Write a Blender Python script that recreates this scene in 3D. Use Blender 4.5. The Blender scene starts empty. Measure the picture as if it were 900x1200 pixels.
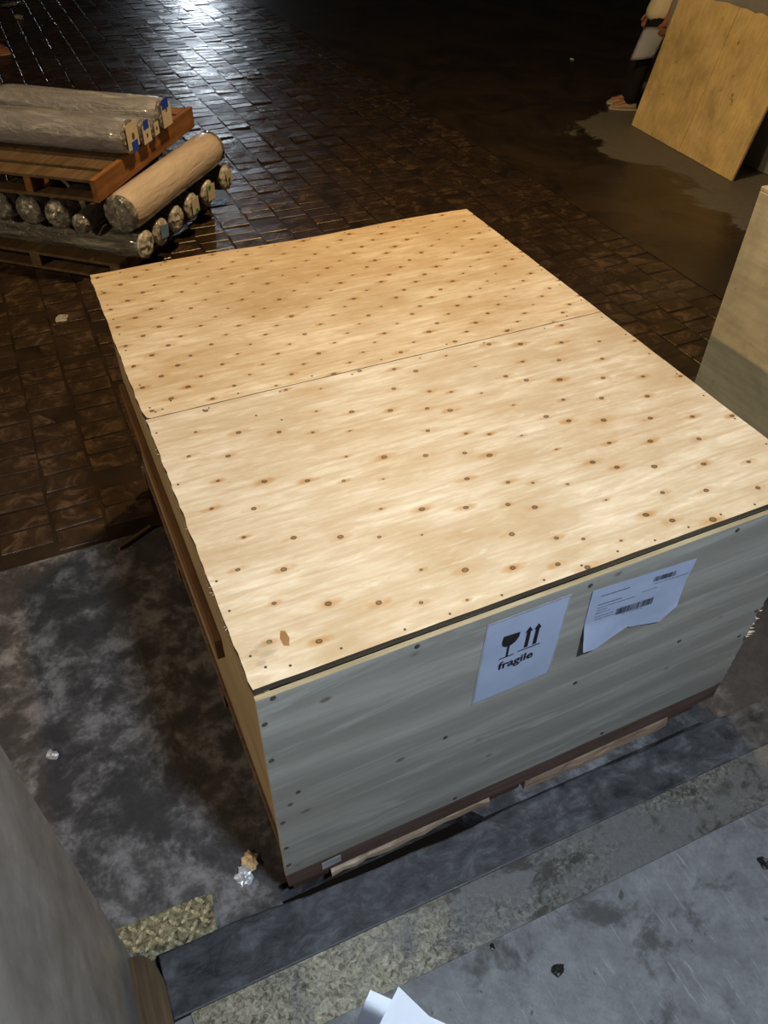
import bpy, bmesh, math, random
import numpy as np
from mathutils import Vector, Matrix, noise
random.seed(7)
PI = math.pi
scene = bpy.context.scene
C = scene.collection

# ------------------------------------------------------------------ camera
CAM = Vector((-0.14111, -0.86003, 2.23216))
PITCH, YAW, ROLL, FPX = -0.754923, 0.443492, 0.0204206, 912.39
fwd = Vector((math.sin(YAW)*math.cos(PITCH), math.cos(YAW)*math.cos(PITCH), math.sin(PITCH)))
rgt = Vector((math.cos(YAW), -math.sin(YAW), 0))
upv = rgt.cross(fwd)
cr, sr = math.cos(ROLL), math.sin(ROLL)
camR, camU = cr*rgt + sr*upv, -sr*rgt + cr*upv
cam_data = bpy.data.cameras.new('camera')
cam = bpy.data.objects.new('camera', cam_data); C.objects.link(cam)
M = Matrix((camR, camU, -fwd)).transposed().to_4x4(); M.translation = CAM
cam.matrix_world = M
cam_data.sensor_fit = 'VERTICAL'; cam_data.sensor_height = 36; cam_data.sensor_width = 27
cam_data.lens = 36*FPX/1200; cam_data.clip_start = 0.02; cam_data.clip_end = 200
scene.camera = cam

# ------------------------------------------------------------------ world, exposure, main lights
w = bpy.data.worlds.new('night'); scene.world = w; w.use_nodes = True
w.node_tree.nodes['Background'].inputs[0].default_value = (0.10, 0.085, 0.07, 1)
w.node_tree.nodes['Background'].inputs[1].default_value = 0.05
vs = scene.view_settings
vs.view_transform = 'Standard'; vs.look = 'None'; vs.exposure = 0.0; vs.gamma = 1.0; vs.use_curve_mapping = False

def area_light(name, loc, target, size, power, col, size_y=None, spread=None):
    d = bpy.data.lights.new(name, 'AREA'); d.energy = power; d.color = col; d.size = size
    if size_y: d.shape = 'RECTANGLE'; d.size_y = size_y
    if spread: d.spread = spread
    o = bpy.data.objects.new(name, d); C.objects.link(o); o.location = loc
    o.rotation_euler = (Vector(target)-Vector(loc)).to_track_quat('-Z', 'Y').to_euler()
    return o
HALL_LAMP = (0.62, -1.27, 3.42)       # cool lamp under the hall ceiling, behind the camera
WALL_LAMP_A = (-5.0, 0.45, 3.30)      # warm bulkhead lamp on the outer wall, far left
CANOPY_LAMP = (1.85, 3.1, 4.20)        # warm lamp hanging from the canopy beam over the yard
YARD_LAMP = (6.15, 26.5, 3.1)         # white floodlight on a post across the yard
area_light('hall_lamp_light', HALL_LAMP, (0.62, -.7, 0), 0.30, 122, (0.82, 0.92, 1.0), 0.22)
area_light('wall_lamp_light', (WALL_LAMP_A[0], WALL_LAMP_A[1]+.05, WALL_LAMP_A[2]), (1.5, 1.6, .4), 0.2, 150, (1.0, 0.74, 0.42), .14)
area_light('canopy_lamp_light', CANOPY_LAMP, (1.75, 3.1, 0), 0.24, 150, (1.0, 0.66, 0.30), .16)
yl = bpy.data.lights.new('yard_lamp_light', 'POINT'); yl.energy = 480; yl.color = (.80, .90, 1); yl.shadow_soft_size = .28
ylo = bpy.data.objects.new('yard_lamp_light', yl); C.objects.link(ylo); ylo.location = (YARD_LAMP[0], YARD_LAMP[1]-.4, YARD_LAMP[2])

# ------------------------------------------------------------------ helpers
def pxray(u, v):
    return (camR*((u-450)/FPX) - camU*((v-600)/FPX) + fwd)
def at_z(u, v, z):
    d = pxray(u, v); return CAM + d*((z-CAM.z)/d.z)
def project(p):
    v = Vector(p)-CAM; dz = v.dot(fwd)
    if dz <= 0.01: return None
    return 450+FPX*v.dot(camR)/dz, 600-FPX*v.dot(camU)/dz

def obj(name, bm_or_me, mat=None, parent=None, smooth=False, mats=None):
    if isinstance(bm_or_me, bmesh.types.BMesh):
        me = bpy.data.meshes.new(name); bm_or_me.normal_update(); bm_or_me.to_mesh(me); bm_or_me.free()
    else: me = bm_or_me
    if mats:
        for m in mats: me.materials.append(m)
    elif mat: me.materials.append(mat)
    if smooth:
        for p in me.polygons: p.use_smooth = True
    o = bpy.data.objects.new(name, me); C.objects.link(o)
    if parent: o.parent = parent
    return o
def tag(o, label, cat, group=None):
    o['label'] = label; o['category'] = cat
    if group: o['group'] = group
    return o
def thing(name, label, cat, loc=(0, 0, 0), rotz=0, group=None):
    o = bpy.data.objects.new(name, None); C.objects.link(o); o.empty_display_size = .1
    o.location = loc; o.rotation_euler = (0, 0, rotz)
    return tag(o, label, cat, group)
def struct(o): o['kind'] = 'structure'; return o

def bx(bm, lo, hi, bev=0.0, mi=0):
    vs_ = [bm.verts.new((x, y, z)) for z in (lo[2], hi[2]) for y in (lo[1], hi[1]) for x in (lo[0], hi[0])]
    fs = [bm.faces.new([vs_[i] for i in q]) for q in ((0,2,3,1),(4,5,7,6),(0,1,5,4),(2,6,7,3),(0,4,6,2),(1,3,7,5))]
    for f in fs: f.material_index = mi
    if bev:
        es = list({e for f in fs for e in f.edges})
        bmesh.ops.bevel(bm, geom=es, offset=bev, segments=1, affect='EDGES', profile=.5)
    return bm
def box(lo, hi, bev=0.0): return bx(bmesh.new(), lo, hi, bev)
def prism(pts, z0, z1, bm=None):
    bm = bm or bmesh.new()
    a = [bm.verts.new((x, y, z0)) for x, y in pts]; b = [bm.verts.new((x, y, z1)) for x, y in pts]
    n = len(pts); bm.faces.new(list(reversed(a))); bm.faces.new(b)
    for i in range(n): bm.faces.new((a[i], a[(i+1) % n], b[(i+1) % n], b[i]))
    return bm
def cyl(bm, r, z0, z1, n=12, c=(0, 0)):
    return prism([(c[0]+r*math.cos(2*PI*i/n), c[1]+r*math.sin(2*PI*i/n)) for i in range(n)], z0, z1, bm)

# ------------------------------------------------------------------ materials
class G:
    def __init__(s, name, rough=.6, spec=.5):
        s.m = bpy.data.materials.new(name); s.m.use_nodes = True
        s.t = s.m.node_tree; s.b = s.t.nodes['Principled BSDF']
        s.b.inputs['Roughness'].default_value = rough; s.b.inputs['Specular IOR Level'].default_value = spec
        s.tc = None
    def n(s, typ, **kw):
        x = s.t.nodes.new(typ)
        for k, v in kw.items(): setattr(x, k, v)
        return x
    def l(s, a, b): s.t.links.new(a, b)
    def co(s, scale=(1, 1, 1), rot=(0, 0, 0), rand=False):
        if not s.tc: s.tc = s.n('ShaderNodeTexCoord')
        mp = s.n('ShaderNodeMapping'); s.l(s.tc.outputs['Object'], mp.inputs[0])
        mp.inputs['Scale'].default_value = scale; mp.inputs['Rotation'].default_value = rot
        if rand:
            oi = s.n('ShaderNodeObjectInfo'); mu = s.n('ShaderNodeMath', operation='MULTIPLY'); mu.inputs[1].default_value = 37
            s.l(oi.outputs['Random'], mu.inputs[0]); s.l(mu.outputs[0], mp.inputs['Location'])
        return mp.outputs[0]
    def noise(s, co, scale, detail=4, rough=.55, dist=0):
        x = s.n('ShaderNodeTexNoise'); s.l(co, x.inputs['Vector'])
        x.inputs['Scale'].default_value = scale; x.inputs['Detail'].default_value = detail
        x.inputs['Roughness'].default_value = rough; x.inputs['Distortion'].default_value = dist
        return x.outputs['Fac']
    def vor(s, co, scale, feature='F1', out='Distance', rnd=1):
        x = s.n('ShaderNodeTexVoronoi', feature=feature); s.l(co, x.inputs['Vector'])
        x.inputs['Scale'].default_value = scale; x.inputs['Randomness'].default_value = rnd
        return x.outputs[out]
    def ramp(s, fac, stops):
        x = s.n('ShaderNodeValToRGB'); s.l(fac, x.inputs[0]); e = x.color_ramp.elements
        while len(e) < len(stops): e.new(.5)
        for i, (p, c) in enumerate(stops):
            e[i].position = p; e[i].color = (c, c, c, 1) if isinstance(c, (int, float)) else (*c, 1)
        return x.outputs[0]
    def mix(s, fac, a, b, mode='MIX'):
        x = s.n('ShaderNodeMix', data_type='RGBA', blend_type=mode)
        for sock, v in ((x.inputs[0], fac), (x.inputs[6], a), (x.inputs[7], b)):
            if isinstance(v, bpy.types.NodeSocket): s.l(v, sock)
            elif isinstance(v, (int, float)): sock.default_value = v
            else: sock.default_value = (*v, 1)
        return x.outputs[2]
    def math(s, op, a, b=None, clamp=False):
        x = s.n('ShaderNodeMath', operation=op, use_clamp=clamp)
        for i, v in enumerate((a, b)):
            if v is None: continue
            if isinstance(v, bpy.types.NodeSocket): s.l(v, x.inputs[i])
            else: x.inputs[i].default_value = v
        return x.outputs[0]
    def col(s, c):
        if isinstance(c, bpy.types.NodeSocket): s.l(c, s.b.inputs['Base Color'])
        else: s.b.inputs['Base Color'].default_value = (*c, 1)
        return s
    def rough(s, f): s.l(f, s.b.inputs['Roughness']); return s
    def bump(s, h, strength=.3, dist=.01, prev=None):
        x = s.n('ShaderNodeBump'); x.inputs['Strength'].default_value = strength; x.inputs['Distance'].default_value = dist
        s.l(h, x.inputs['Height'])
        if prev: s.l(prev, x.inputs['Normal'])
        s.l(x.outputs[0], s.b.inputs['Normal']); return x.outputs[0]

def plain(name, c, rough=.6, spec=.4, var=.25, scale=12):
    g = G(name, rough, spec); n = g.noise(g.co(rand=True), scale)
    lo = tuple(x*(1-var) for x in c); hi = tuple(min(1, x*(1+var)) for x in c)
    g.col(g.ramp(n, [(.3, lo), (.7, hi)])); return g.m
def wood(name, dark, mid, light, axis='x', rough=.65, fine=60):
    g = G(name, rough, .3)
    sc = {'x': (.06, 1, 1), 'y': (1, .06, 1), 'z': (1, 1, .06)}[axis]
    a = g.noise(g.co(sc, rand=True), fine, 5, .6, .4); b = g.noise(g.co(rand=True), 5, 4)
    c = g.ramp(a, [(.28, dark), (.5, mid), (.72, light)])
    c = g.mix(g.ramp(b, [(.35, 0), (.7, .6)]), c, dark)
    g.col(c); g.bump(a, .25, .004); return g.m

def knot_field(g, cols, period, rx, ry, hrx, hry):
    """darkest distance to a staggered column of knots, repeated along Y as peeled veneer repeats"""
    sep = g.n('ShaderNodeSeparateXYZ'); g.l(g.co(), sep.inputs[0]); X, Y = sep.outputs[0], sep.outputs[1]
    wob = g.noise(g.co(), 40, 2); kn = None; ha = None
    for cx, ph, sz in cols:
        dx = g.math('SUBTRACT', X, cx)
        dy = g.math('WRAP', g.math('SUBTRACT', Y, ph), -period/2); dy.node.inputs[2].default_value = period/2
        for which, (ax, ay) in ((0, (rx*sz, ry*sz)), (1, (hrx*sz, hry*sz))):
            a = g.math('POWER', g.math('ABSOLUTE', g.math('DIVIDE', dx, ax)), 2.0); b = g.math('POWER', g.math('ABSOLUTE', g.math('DIVIDE', dy, ay)), 2.0)
            d = g.math('ADD', a, b)
            if which == 0: kn = d if kn is None else g.math('MINIMUM', kn, d)
            else: ha = d if ha is None else g.math('MINIMUM', ha, d)
    w_ = g.math('MULTIPLY', wob, 1.1)
    return g.math('ADD', kn, g.math('SUBTRACT', w_, .5)), g.math('ADD', ha, g.math('SUBTRACT', w_, .55))

def ply_top(name, cols, period, sz, halo, tint):
    g = G(name, .5, .35)
    fine = g.noise(g.co((.05, 1, 1), (0, 0, -.02)), 70, 5, .6, .3)
    cath = g.noise(g.co((.35, 2.2, 1), (0, 0, .12)), 3.2, 2, .5, 2.2)
    blot = g.noise(g.co((.8, 1.5, 1)), 4.5, 5, .6)
    stain = g.noise(g.co((.9, 1.0, 1)), 2.1, 5, .65, .6)
    wave = g.n('ShaderNodeTexWave', wave_type='BANDS', bands_direction='Y'); g.l(g.co((.25, 1, 1)), wave.inputs[0])
    wave.inputs['Scale'].default_value = 5; wave.inputs['Distortion'].default_value = 7; wave.inputs['Detail'].default_value = 3
    c = g.ramp(blot, [(.30, (.49, .385, .245)), (.48, (.62, .535, .395)), (.68, (.75, .69, .565))])
    c = g.mix(g.ramp(fine, [(.35, .42), (.6, 0)]), c, (.48, .36, .23)); fl = g.noise(g.co((.5, 2.4, 1), (0, 0, .08)), 16, 7, .7, .5); c = g.mix(g.ramp(fl, [(.40, .38), (.54, 0)]), c, (.46, .34, .21)); c = g.mix(g.ramp(fl, [(.56, 0), (.70, .5)]), c, (.82, .78, .66))
    c = g.mix(g.ramp(wave.outputs[0], [(.0, .28), (.09, 0)]), c, (.45, .32, .19))
    c = g.mix(g.ramp(cath, [(.45, 0), (.49, .16), (.53, 0)]), c, (.36, .22, .10))
    c = g.mix(g.ramp(stain, [(.52, 0), (.72, .6)]), c, (.44, .285, .13))
    c = g.mix(g.ramp(stain, [(.28, .35), (.40, 0)]), c, (.50, .42, .31))
    kn, ha = knot_field(g, cols, period, .0080*sz, .0066*sz, .036*halo, .0135*halo)
    c = g.mix(g.math('MULTIPLY', g.ramp(ha, [(.0, .95), (1.0, 0)]), g.ramp(g.noise(g.co((1, 2, 1)), 13, 3), [(.38, .25), (.62, 1)])), c, (.44, .25, .095))
    c = g.mix(g.ramp(kn, [(.0, .65), (.40, .8), (.70, 1.0), (1.0, 0)]), c, (.055, .027, .012))
    c = g.mix(1.0, c, tint, 'MULTIPLY')
    if name == 'plywood_lid_light':          # grey hand smudges near the front left corner
        sp = g.n('ShaderNodeSeparateXYZ'); g.l(g.co(), sp.inputs[0]); sm = None
        for cx, cy, rx_, ry_ in ((.050, .092, .020, .007), (.052, .070, .024, .008), (.034, .052, .012, .008), (.030, .085, .012, .006)):
            d_ = g.math('ADD', g.math('POWER', g.math('ABSOLUTE', g.math('DIVIDE', g.math('SUBTRACT', sp.outputs[0], cx), rx_)), 2.0), g.math('POWER', g.math('ABSOLUTE', g.math('DIVIDE', g.math('SUBTRACT', sp.outputs[1], cy), ry_)), 2.0))
            sm = d_ if sm is None else g.math('MINIMUM', sm, d_)
        c = g.mix(g.ramp(sm, [(.3, .45), (1.0, 0)]), c, (.30, .26, .22))
        sc2 = g.noise(g.co((2.0, 30, 1), (0, 0, .9)), 3, 3, .6)
        c = g.mix(g.ramp(sc2, [(.70, 0), (.74, .35)]), c, (.85, .80, .70))
    g.col(c); g.bump(fine, .12, .003, g.bump(blot, .15, .01))
    return g.m
FCOLS = [(.065,.095,.8),(.106,.186,.7),(.156,.056,1),(.209,.139,1.05),(.307,.099,1),(.388,.063,.7),(.430,.147,.6),(.518,.107,1.1),(.617,.070,1),(.670,.161,1),(.714,.039,.9),(.757,.109,.8),(.768,.005,1.1),(.812,.082,.7),(.888,.043,.6),(.995,.089,1.1),(1.04,.048,1.1),(1.083,.137,.9),(1.13,.012,1.25),(1.187,.1,1),(1.252,.182,1),(1.312,.056,.95),(1.364,.142,.9),(1.467,.1,.9),(.48,.03,.5),(.94,.17,.5)]
rnd = random.Random(5)
RCOLS = [(.02+1.46*i/25+rnd.uniform(-.008, .008), (.037*i) % .120, rnd.uniform(.6, 1.15)) for i in range(26)]
M_top_f = ply_top('plywood_lid_light', FCOLS, .2128, 1.0, 1.0, (1, 1, 1))
M_top_r = ply_top('plywood_lid_honey', RCOLS, .1205, .95, .85, (1, .95, .86))

def ply_grey():
    g = G('plywood_grey_face', .5, .4)
    fine = g.noise(g.co((.05, 1, 1)), 60, 5, .6, .3)
    cath = g.n('ShaderNodeTexWave', wave_type='BANDS', bands_direction='Z'); g.l(g.co((.28, 1, 1), (0, .10, 0)), cath.inputs[0])
    cath.inputs['Scale'].default_value = 2.2; cath.inputs['Distortion'].default_value = 10; cath.inputs['Detail'].default_value = 2; cath.inputs['Detail Scale'].default_value = .8
    big = g.noise(g.co((.5, 1, 2.4)), 3.2, 4, .6, .5)
    c = g.ramp(cath.outputs[0], [(.1, (.285, .278, .255)), (.55, (.335, .327, .298)), (.95, (.40, .392, .362))])
    c = g.mix(g.ramp(big, [(.35, 0), (.65, .75)]), c, (.255, .247, .222)); c = g.mix(g.ramp(g.noise(g.co((.35, 1, 3.0), (0, .12, 0)), 4.5, 5, .6, 1.6), [(.52, 0), (.66, .55)]), c, (.47, .47, .45))
    c = g.mix(g.ramp(fine, [(.35, .35), (.6, 0)]), c, (.22, .21, .18))
    # small slanting knots of the veneer
    sep = g.n('ShaderNodeSeparateXYZ'); g.l(g.co(), sep.inputs[0]); cmb = g.n('ShaderNodeCombineXYZ')
    sh = g.math('SUBTRACT', sep.outputs[2], g.math('MULTIPLY', sep.outputs[0], .06))
    g.l(g.math('MULTIPLY', sep.outputs[0], 5.2), cmb.inputs[0]); g.l(g.math('MULTIPLY', sh, 8.5), cmb.inputs[1])
    v = g.vor(cmb.outputs[0], 1.5, rnd=.75)
    c = g.mix(g.ramp(v, [(.06, .85), (.13, 0)]), c, (.13, .10, .07))
    g.col(c); g.bump(fine, .12, .003); return g.m
M_front = ply_grey()
M_edge = wood('plywood_dark_edge', (.035, .028, .022), (.075, .06, .045), (.16, .12, .08), 'x')
M_edge_l = wood('plywood_light_edge', (.30, .22, .12), (.46, .36, .21), (.62, .5, .33), 'x')
M_side = wood('plywood_beige_side', (.22, .175, .115), (.31, .25, .165), (.39, .325, .225), 'y', fine=30)
M_batten = wood('brown_timber', (.09, .05, .025), (.16, .09, .045), (.23, .14, .075), 'y')
M_stringer = wood('mauve_brown_timber', (.07, .045, .04), (.135, .09, .075), (.19, .13, .10), 'x')
M_raw = wood('raw_split_timber', (.16, .10, .07), (.40, .30, .22), (.62, .53, .43), 'x', fine=30)
M_block = wood('dark_red_block', (.06, .03, .02), (.11, .06, .04), (.15, .085, .06), 'x')
M_metal_dark = plain('blackened_screw', (.05, .048, .045), .4, .6)
M_nail = plain('dark_nail', (.06, .045, .035), .5, .5)

def ply_old(name, base, axis):
    g = G(name, .65, .3)
    fine = g.noise(g.co({'z': (1, 1, .08), 'y': (1, .08, 1)}[axis]), 40, 5, .6, .3)
    blot = g.noise(g.co(), 3.2, 6, .62, .4); spots = g.noise(g.co(), 14, 3, .6)
    a = tuple(x*.60 for x in base); b = base; d = tuple(min(1, x*1.28) for x in base)
    c = g.ramp(blot, [(.3, a), (.5, b), (.7, d)])
    c = g.mix(g.ramp(fine, [(.35, .35), (.6, 0)]), c, tuple(x*.5 for x in base))
    c = g.mix(g.ramp(spots, [(.66, 0), (.74, .75)]), c, tuple(x*.28 for x in base))
    g.col(c); g.bump(fine, .15, .003); return g.m
M_lean = ply_old('plywood_ochre_stained', (.60, .46, .22), 'z')
M_crate2 = ply_old('plywood_pale_flecked', (.50, .39, .21), 'y')

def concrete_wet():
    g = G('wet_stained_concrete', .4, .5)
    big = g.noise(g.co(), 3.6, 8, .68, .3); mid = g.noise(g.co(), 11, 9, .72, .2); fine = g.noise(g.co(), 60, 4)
    sx = g.n('ShaderNodeSeparateXYZ'); g.l(g.co(), sx.inputs[0]); side_shade = g.math('MULTIPLY', g.math('SUBTRACT', sx.outputs[0], 1.15), .30, True)  # shade beside the crate painted into the floor colour, deepening toward the right
    big = g.math('SUBTRACT', big, side_shade)
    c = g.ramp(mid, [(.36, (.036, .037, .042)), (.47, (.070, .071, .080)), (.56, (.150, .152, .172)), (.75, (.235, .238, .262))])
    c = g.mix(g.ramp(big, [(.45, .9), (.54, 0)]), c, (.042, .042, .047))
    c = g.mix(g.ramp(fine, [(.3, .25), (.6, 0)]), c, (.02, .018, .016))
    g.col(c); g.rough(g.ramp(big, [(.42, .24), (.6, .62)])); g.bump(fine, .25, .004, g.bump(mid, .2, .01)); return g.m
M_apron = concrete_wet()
def concrete_side():
    g = G('damp_grey_concrete', .5, .4)
    sep = g.n('ShaderNodeSeparateXYZ'); g.l(g.co(), sep.inputs[0])
    big = g.noise(g.co(), 1.5, 6, .65, .8); fine = g.noise(g.co(), 25, 5)
    # dry grey beyond a ragged wet line, dark and brown nearer the cobbles and toward far Y
    edge = g.math('ADD', g.math('SUBTRACT', g.math('SUBTRACT', sep.outputs[0], 4.45), g.math('MULTIPLY', g.math('MAXIMUM', g.math('SUBTRACT', sep.outputs[1], 5.1), 0.0), 1.7)), g.math('MULTIPLY', g.math('SUBTRACT', big, .5), 1.5))
    wet = g.ramp(g.math('ADD', g.math('MULTIPLY', edge, 2.0), .5, True), [(.42, 1), (.58, 0)])
    c = g.mix(wet, g.mix(g.ramp(fine, [(.35, .4), (.65, 0)]), (.115, .108, .095), (.07, .066, .058)), g.mix(g.ramp(big, [(.4, 0), (.6, 1)]), (.018, .013, .009), (.040, .028, .018)))
    g.col(c); g.rough(g.ramp(wet, [(0, .65), (1, .30)])); g.bump(fine, .2, .004); return g.m
M_sidec = concrete_side()
def cobble_mat():
    g = G('wet_brown_cobble', .3, .5)
    n1 = g.noise(g.co(rand=True), 8, 5, .65); oi = g.n('ShaderNodeObjectInfo')
    geo = g.n('ShaderNodeNewGeometry'); mp = g.n('ShaderNodeMapping'); g.l(geo.outputs['Position'], mp.inputs[0])
    film = g.noise(mp.outputs[0], 1.3, 5, .6, .5); med = g.noise(mp.outputs[0], 9, 8, .72, .9); fine = g.noise(mp.outputs[0], 60, 3)
    c = g.ramp(med, [(.32, (.016, .010, .0065)), (.52, (.038, .024, .0155)), (.66, (.105, .070, .048))])
    c = g.mix(g.ramp(film, [(.45, 0), (.62, .5)]), c, (.022, .014, .010))
    g.col(c); g.rough(g.ramp(film, [(.35, .20), (.65, .38)])); g.bump(fine, .30, .004, g.bump(med, .30, .012)); return g.m
M_cob = cobble_mat()
M_bed = plain('muddy_joint', (.020, .013, .009), .35, .5, .4, 6)
def hall_floor():
    g = G('scuffed_grey_floor', .5, .45)
    big = g.noise(g.co(), 3.4, 8, .68, .4); mid = g.noise(g.co(), 16, 8, .72); fine = g.noise(g.co(), 130, 3)
    scr = g.noise(g.co((16, 1.5, 1), (0, 0, .06)), 4, 6, .75)
    c = g.ramp(mid, [(.3, (.105, .105, .112)), (.5, (.155, .157, .17)), (.7, (.215, .22, .235))])
    c = g.mix(g.ramp(scr, [(.58, 0), (.66, .6)]), c, (.31, .315, .335))
    c = g.mix(g.ramp(big, [(.55, 0), (.62, .8)]), c, (.05, .048, .046)); spk = g.noise(g.co((1.6, 1, 1)), 22, 3, .6); c = g.mix(g.ramp(spk, [(.69, 0), (.73, .8)]), c, (.035, .033, .032))
    c = g.mix(g.ramp(big, [(.30, .35), (.42, 0)]), c, (.21, .19, .165))
    c = g.mix(g.ramp(fine, [(.3, .3), (.5, 0)]), c, (.08, .08, .085))
    g.col(c); g.rough(g.ramp(big, [(.4, .55), (.66, .3)])); g.bump(fine, .2, .002, g.bump(mid, .2, .006)); return g.m
M_hall = hall_floor()
def rubber():
    g = G('scuffed_black_rubber', .5, .4)
    mid = g.noise(g.co((1, 1.4, 1)), 12, 8, .72, .3); fine = g.noise(g.co(), 70, 3)
    c = g.ramp(mid, [(.36, (.018, .019, .023)), (.52, (.042, .044, .051)), (.68, (.105, .11, .125))])
    g.col(c); g.rough(g.ramp(mid, [(.35, .35), (.6, .65)])); g.bump(fine, .3, .003, g.bump(mid, .35, .008)); return g.m
M_rubber = rubber()
def worn_reflection_tint(name, pat):
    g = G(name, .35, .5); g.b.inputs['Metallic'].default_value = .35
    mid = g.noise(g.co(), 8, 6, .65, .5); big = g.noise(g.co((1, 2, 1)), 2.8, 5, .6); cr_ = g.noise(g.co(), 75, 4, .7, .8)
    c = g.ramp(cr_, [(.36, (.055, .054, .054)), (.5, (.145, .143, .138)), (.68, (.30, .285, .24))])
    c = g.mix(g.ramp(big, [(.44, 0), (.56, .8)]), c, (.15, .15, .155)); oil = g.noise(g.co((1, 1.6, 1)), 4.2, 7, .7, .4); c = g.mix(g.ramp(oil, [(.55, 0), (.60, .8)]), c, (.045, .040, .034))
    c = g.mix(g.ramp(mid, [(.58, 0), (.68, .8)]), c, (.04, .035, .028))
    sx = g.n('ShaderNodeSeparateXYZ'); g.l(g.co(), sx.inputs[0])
    f_ = g.math('ADD', g.math('MULTIPLY', g.math('SUBTRACT', .55, sx.outputs[0]), 1.1), g.math('MULTIPLY', g.math('SUBTRACT', mid, .5), 2.2))  # warm lamp's reflection painted in as yellow, strongest at the left end
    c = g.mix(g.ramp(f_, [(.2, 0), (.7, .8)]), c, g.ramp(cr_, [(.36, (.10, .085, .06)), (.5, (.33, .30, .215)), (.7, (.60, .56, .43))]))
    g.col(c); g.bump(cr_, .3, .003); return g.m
M_thresh = worn_reflection_tint('worn_threshold_reflection_tint', 0)
def tread(nm, k):
    g = G(nm, .35, .5); g.b.inputs['Metallic'].default_value = .3
    cr_ = g.noise(g.co(), 55, 4, .7, 1.0)
    g.col(g.ramp(cr_, [(.36, tuple(x*.15 for x in k)), (.56, k), (.75, tuple(x*1.5 for x in k))])); g.bump(cr_, .3, .002); return g.m
M_tread = tread('dirty_tread_plate_reflection_tint', (.26, .24, .155)); M_lug = tread('lug_reflection_tint', (.62, .58, .40))  # yellow of plate and lugs is the warm lamp's reflection put into the colour
def jamb_mat():
    g = G('grey_painted_jamb', .42, .5)
    mid = g.noise(g.co(), 6, 8, .72, .2); fine = g.noise(g.co(), 90, 5, .75); st = g.noise(g.co((1, 3, .5)), 6, 4)
    c = g.ramp(mid, [(.3, (.125, .12, .115)), (.55, (.20, .20, .205)), (.75, (.29, .29, .30))])
    c = g.mix(g.ramp(fine, [(.62, 0), (.74, .6)]), c, (.36, .36, .37))
    g.col(c); g.rough(g.ramp(st, [(.3, .35), (.7, .6)])); g.bump(fine, .12, .003); return g.m
M_jamb = jamb_mat()
M_guard = wood('brown_guard_timber', (.045, .028, .012), (.085, .055, .026), (.13, .09, .045), 'y')
M_ceil = plain('hall_ceiling_paint', (.45, .45, .44), .8, .2, .1)
M_greywall = plain('grey_render', (.22, .23, .23), .7, .3, .22, 3)
M_greyboard = plain('grey_sheet', (.27, .28, .28), .6, .3, .18, 4)
M_paper = plain('white_paper', (.62, .66, .74), .6, .3, .04, 4)
M_doc = plain('bluish_white_paper', (.37, .44, .62), .55, .35, .06, 10)
M_sleeve = plain('clear_sleeve_edge', (.33, .36, .42), .25, .6, .15, 20)
M_ink = plain('black_ink', (.012, .012, .014), .6, .3)
M_ink2 = plain('faded_grey_ink', (.10, .11, .14), .6, .3)

# ------------------------------------------------------------------ setting
APY = 1.57      # concrete apron ends, cobbles begin
CX = 3.5        # cobbles end, side concrete begins
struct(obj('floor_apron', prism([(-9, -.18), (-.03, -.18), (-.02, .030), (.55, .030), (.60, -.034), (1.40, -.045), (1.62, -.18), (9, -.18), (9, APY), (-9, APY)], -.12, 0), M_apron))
struct(obj('floor_side', box((CX, APY, -.12), (12, 34, 0)), M_sidec))
struct(obj('floor', box((-6, -7, -.12), (7, -.19, .05)), M_hall))
yard = struct(obj('floor_yard', box((-9, APY, -.14), (CX, 34, -.0045)), M_bed))

# rubber strip, steel threshold and tread plate across the doorway (a little askew to the crate)
def skew(x): return -.033*(x+.36)
xs = [-.355+i*.1 for i in range(37)]
far = [(x, max(-.024+skew(x)*.9-(.012 if -.02 < x < .62 else 0), -.11)+random.uniform(-.004, .004)) for x in xs]
near = [(x, -.188-.0137*(x+.3)) for x in (xs[-1], xs[0])]
s_ = struct(obj('trim_1', prism(list(reversed(far+near)), 0, .055), M_rubber))
bvm = s_.modifiers.new('bevel', 'BEVEL'); bvm.width = .006; bvm.segments = 2; bvm.limit_method = 'ANGLE'
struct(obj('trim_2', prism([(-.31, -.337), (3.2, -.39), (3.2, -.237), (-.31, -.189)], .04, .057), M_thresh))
tp = struct(obj('trim_3', prism([(-.46, .098), (-.40, -.015), (-.205, -.022), (-.19, .086)], 0, .006), M_tread))
def lug_mesh():
    bm = bmesh.new(); n = 8
    base = [bm.verts.new((.017*math.cos(2*PI*i/n), .0058*math.sin(2*PI*i/n), 0)) for i in range(n)]
    top = [bm.verts.new((.012*math.cos(2*PI*i/n), .003*math.sin(2*PI*i/n), .0032)) for i in range(n)]
    bm.faces.new(top)
    for i in range(n): bm.faces.new((base[i], base[(i+1) % n], top[(i+1) % n], top[i]))
    me = bpy.data.meshes.new('tread_lug'); bm.to_mesh(me); bm.free(); me.materials.append(M_lug); return me
LUG = lug_mesh()
for i in range(9):
    for j in range(4):
        x = -.435+.030*i+(.0 if j % 2 else .012); y = -.005+.028*j
        if x < -.40-(y)*.55 or x > -.21: continue
        o = bpy.data.objects.new('tread_lug', LUG); C.objects.link(o); o.parent = tp
        o.location = (x, y, .006); o.rotation_euler = (0, 0, PI/4 if (i+j) % 2 else -PI/4)
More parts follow.
